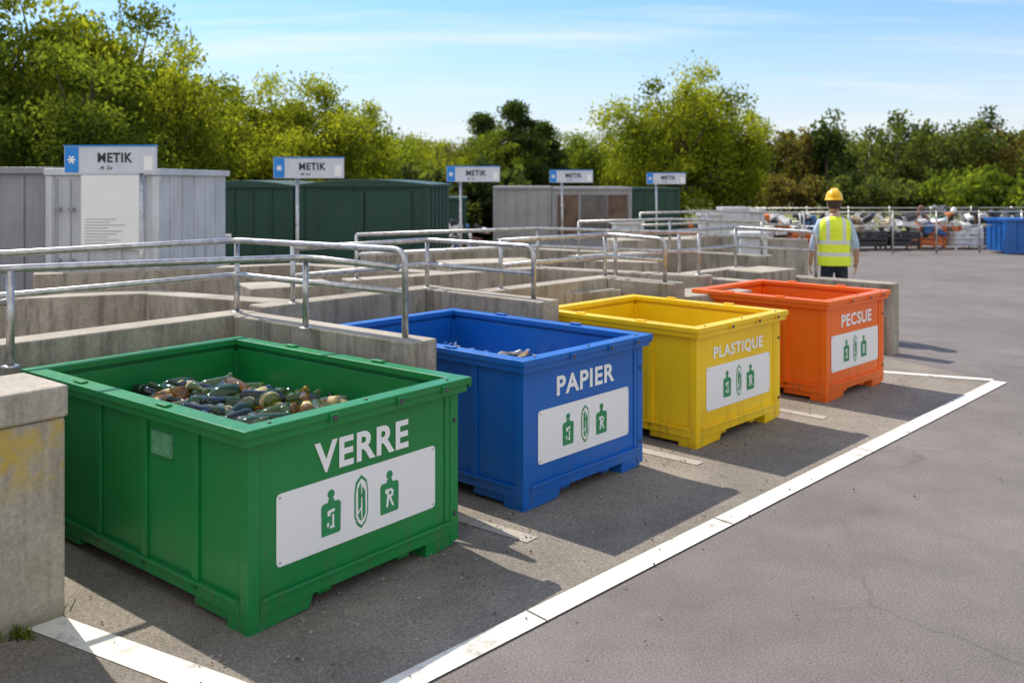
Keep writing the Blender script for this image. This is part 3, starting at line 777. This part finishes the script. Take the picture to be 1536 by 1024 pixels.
for s in (-1,1):
    for k,(dy,L) in enumerate(((-.026,.062),(-.009,.074),(.009,.080),(.026,.072))):
        x=s*.285; y=.082+dy
        m2=skin_obj([(x,y,.875),(x-s*.003,y+.004,.835),(x-s*.012,y+.012,.835-L*.55),(x-s*.028,y+.014,.835-L)],[(0,1),(1,2),(2,3)],[.010,.0095,.0088,.007],1)
        m2.materials.append(skinm); oo=bpy.data.objects.new('finger',m2); C.objects.link(oo); oo.parent=wk
    m2=skin_obj([(s*.277,.095,.905),(s*.272,.125,.875),(s*.267,.135,.84)],[(0,1),(1,2)],[.013,.011,.009],1)
    m2.materials.append(skinm); oo=bpy.data.objects.new('thumb',m2); C.objects.link(oo); oo.parent=wk
def loft(secs,seg=28,mat=0,mb=None,cap=(True,True),expo=2.0):
    mb=mb or MB(); vs=[];fs=[]; n=len(secs)
    for (cx,cy,z,rx,ry) in secs:
        for k in range(seg):
            a=2*math.pi*k/seg; c=math.cos(a); s_=math.sin(a)
            vs.append((cx+rx*math.copysign(abs(c)**(2/expo),c),cy+ry*math.copysign(abs(s_)**(2/expo),s_),z))
    for i in range(n-1):
        for k in range(seg):
            a=i*seg+k;b=i*seg+(k+1)%seg; fs.append((a,b,b+seg,a+seg))
    if cap[0]: fs.append(tuple(range(seg-1,-1,-1)))
    if cap[1]: fs.append(tuple(range((n-1)*seg,n*seg)))
    mb.add(vs,fs,mat,True); return mb
hd=loft([(0,.05,1.545,.03,.03),(0,.045,1.56,.052,.055),(0,.03,1.60,.066,.082),(0,.02,1.65,.075,.095),(0,.015,1.70,.078,.100),(0,.01,1.74,.074,.096),(0,.01,1.775,.055,.07),(0,.01,1.79,.02,.03)])
for s in (-1,1):
    hd.lathe([(.005,-.008),(.020,-.005),(.022,.004),(.010,.009)],10,0,Matrix.Translation((s*.079,.005,1.665))@Matrix.Rotation(math.pi/2,4,'Y')@Matrix.Scale(1.5,4,(1,0,0)))
    hd.lathe([(.004,0),(.012,.004),(.008,.009)],8,1,Matrix.Translation((s*.03,.108,1.675))@Matrix.Rotation(-math.pi/2,4,'X'))
hd.tube([(0,.112,1.685),(0,.128,1.655),(0,.112,1.642)],[.008,.014,.010],8)
hd.box(-.024,.024,.108,.114,1.612,1.618,2)
hd.obj('head',[skinm,dark,m_plain('lips',(.35,.12,.10),.5)],wk)
hr=loft([(0,-.012,1.60,.058,.072),(0,-.008,1.63,.074,.092),(0,-.002,1.67,.0795,.1),(0,.0,1.70,.081,.104),(0,.0,1.76,.074,.095)])
hr.obj('hair',[hair],wk)
yel=m_plain('helmet_yellow',(.95,.55,.006),.3,0,.04)
hp=[(0,.01,1.71+.0,.112,.135),(0,.01,1.715,.118,.150),(0,.01,1.722,.105,.128),(0,.008,1.76,.101,.122),(0,.005,1.80,.090,.108),(0,.004,1.83,.066,.080),(0,.003,1.846,.035,.045),(0,.003,1.85,.008,.01)]
h=loft(hp)
for xx in (-.03,0,.03):
    h.tube([(xx,-.112,1.75),(xx,-.098,1.80),(xx,-.06,1.845),(xx,.0,1.858),(xx,.07,1.842),(xx,.105,1.80)],.008 if xx else .012,8)
h.obj('hard_hat',[yel],wk)
def m_vest():
    m,nt,b=nm('hi_vis_vest'); co=objco(nt); s=sepz(nt,co)
    def band(v,c,w): 
        d=mathn(nt,'ABSOLUTE',mathn(nt,'SUBTRACT',v,c)); return mathn(nt,'LESS_THAN',d,w)
    ax=mathn(nt,'ABSOLUTE',s[0])
    f=mathn(nt,'MAXIMUM',band(s[2],1.03,.024),band(s[2],1.18,.024))
    vert=mathn(nt,'MULTIPLY',band(ax,.098,.022),mathn(nt,'GREATER_THAN',s[2],1.18))
    f=mathn(nt,'MAXIMUM',f,vert)
    c=mix(nt,ramp(nt,noise(nt,co,9,4),[(.3,0.0),(.7,1.0)]),(.72,.92,.02),(.90,1.0,.06))
    c=mix(nt,f,c,(.68,.70,.66)); nt.links.new(c,b.inputs['Base Color']); b.inputs['Roughness'].default_value=.6
    bump(nt,b,noise(nt,co,12,3),.7,.02)
    return m
vs_=loft([(0,0,.885,.208,.150),(0,0,.90,.206,.150),(0,0,1.0,.198,.142),(0,0,1.12,.190,.135),(0,-.002,1.25,.198,.140),(0,-.005,1.36,.205,.142),(0,-.008,1.43,.196,.128),(0,-.01,1.465,.165,.105),(0,-.01,1.492,.115,.085),(0,-.008,1.505,.078,.070)],40,0,None,(False,False),2.5)
vo=vs_.obj('vest',[m_vest()],wk); 
sd=vo.modifiers.new('Solid','SOLIDIFY'); sd.thickness=.008

# ---------------------------------------------------------------- sky, sun, camera
w=bpy.data.worlds.new('World'); S.world=w; w.use_nodes=True; nt=w.node_tree
bg=nt.nodes['Background']; bg.inputs['Strength'].default_value=.145
sky=node(nt,'ShaderNodeTexSky',sky_type='NISHITA'); sky.sun_disc=False
el=51; az=-39.7
sky.sun_elevation=rad(el); sky.sun_rotation=rad(az%360); sky.air_density=1.15; sky.dust_density=.6; sky.ozone_density=2.0
tc=node(nt,'ShaderNodeTexCoord').outputs['Generated']; s=sepz(nt,tc)
zz=mathn(nt,'MAXIMUM',s[2],0.0)
den=mathn(nt,'ADD',zz,.12)
cx=mathn(nt,'DIVIDE',s[0],den); cy=mathn(nt,'DIVIDE',s[1],den)
cmb=node(nt,'ShaderNodeCombineXYZ'); nt.links.new(mathn(nt,'ADD',mathn(nt,'MULTIPLY',cx,.35),mathn(nt,'MULTIPLY',cy,.25)),cmb.inputs[0]); nt.links.new(mathn(nt,'MULTIPLY',cy,1.4),cmb.inputs[1])
cn=noise(nt,cmb.outputs[0],1.1,9,.6)
# extra unseen cloud behind the camera, added to brighten the shaded fronts
fill_cover=ramp(nt,mathn(nt,'ADD',mathn(nt,'MULTIPLY',s[1],-.5),.5),[(.0,0.0),(.42,.05),(.72,.32)])
cl=ramp(nt,mathn(nt,'ADD',cn,fill_cover),[(.49,0.0),(.82,.85)])
blue=mix(nt,1.0,sky.outputs[0],(.62,.88,1.22),'MULTIPLY')
haze=ramp(nt,zz,[(.0,.95),(.05,.82),(.10,.45),(.16,.12),(.22,0.0)])
c1=mix(nt,haze,blue,(6.0,6.3,6.5))
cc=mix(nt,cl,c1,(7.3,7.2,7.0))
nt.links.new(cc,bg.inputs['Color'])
L=bpy.data.lights.new('sun','SUN'); L.energy=5.0; L.angle=rad(.5); L.color=(1,.93,.82)
lo=bpy.data.objects.new('sun',L); C.objects.link(lo)
d=Vector((-math.sin(rad(az))*math.cos(rad(el)),-math.cos(rad(az))*math.cos(rad(el)),-math.sin(rad(el))))
lo.rotation_euler=d.to_track_quat('-Z','Y').to_euler(); lo.location=(-10,12,20)
cam=bpy.data.cameras.new('camera'); co_=bpy.data.objects.new('camera',cam); C.objects.link(co_)
co_.location=(0,0,1.95); co_.rotation_euler=(math.pi/2,0,0)
cam.sensor_width=36; cam.lens=1400/1536*36; cam.shift_y=-240/1536; cam.clip_end=2000; cam.clip_start=.05
cam.dof.use_dof=True; cam.dof.focus_distance=5.2; cam.dof.aperture_fstop=2.4
S.camera=co_
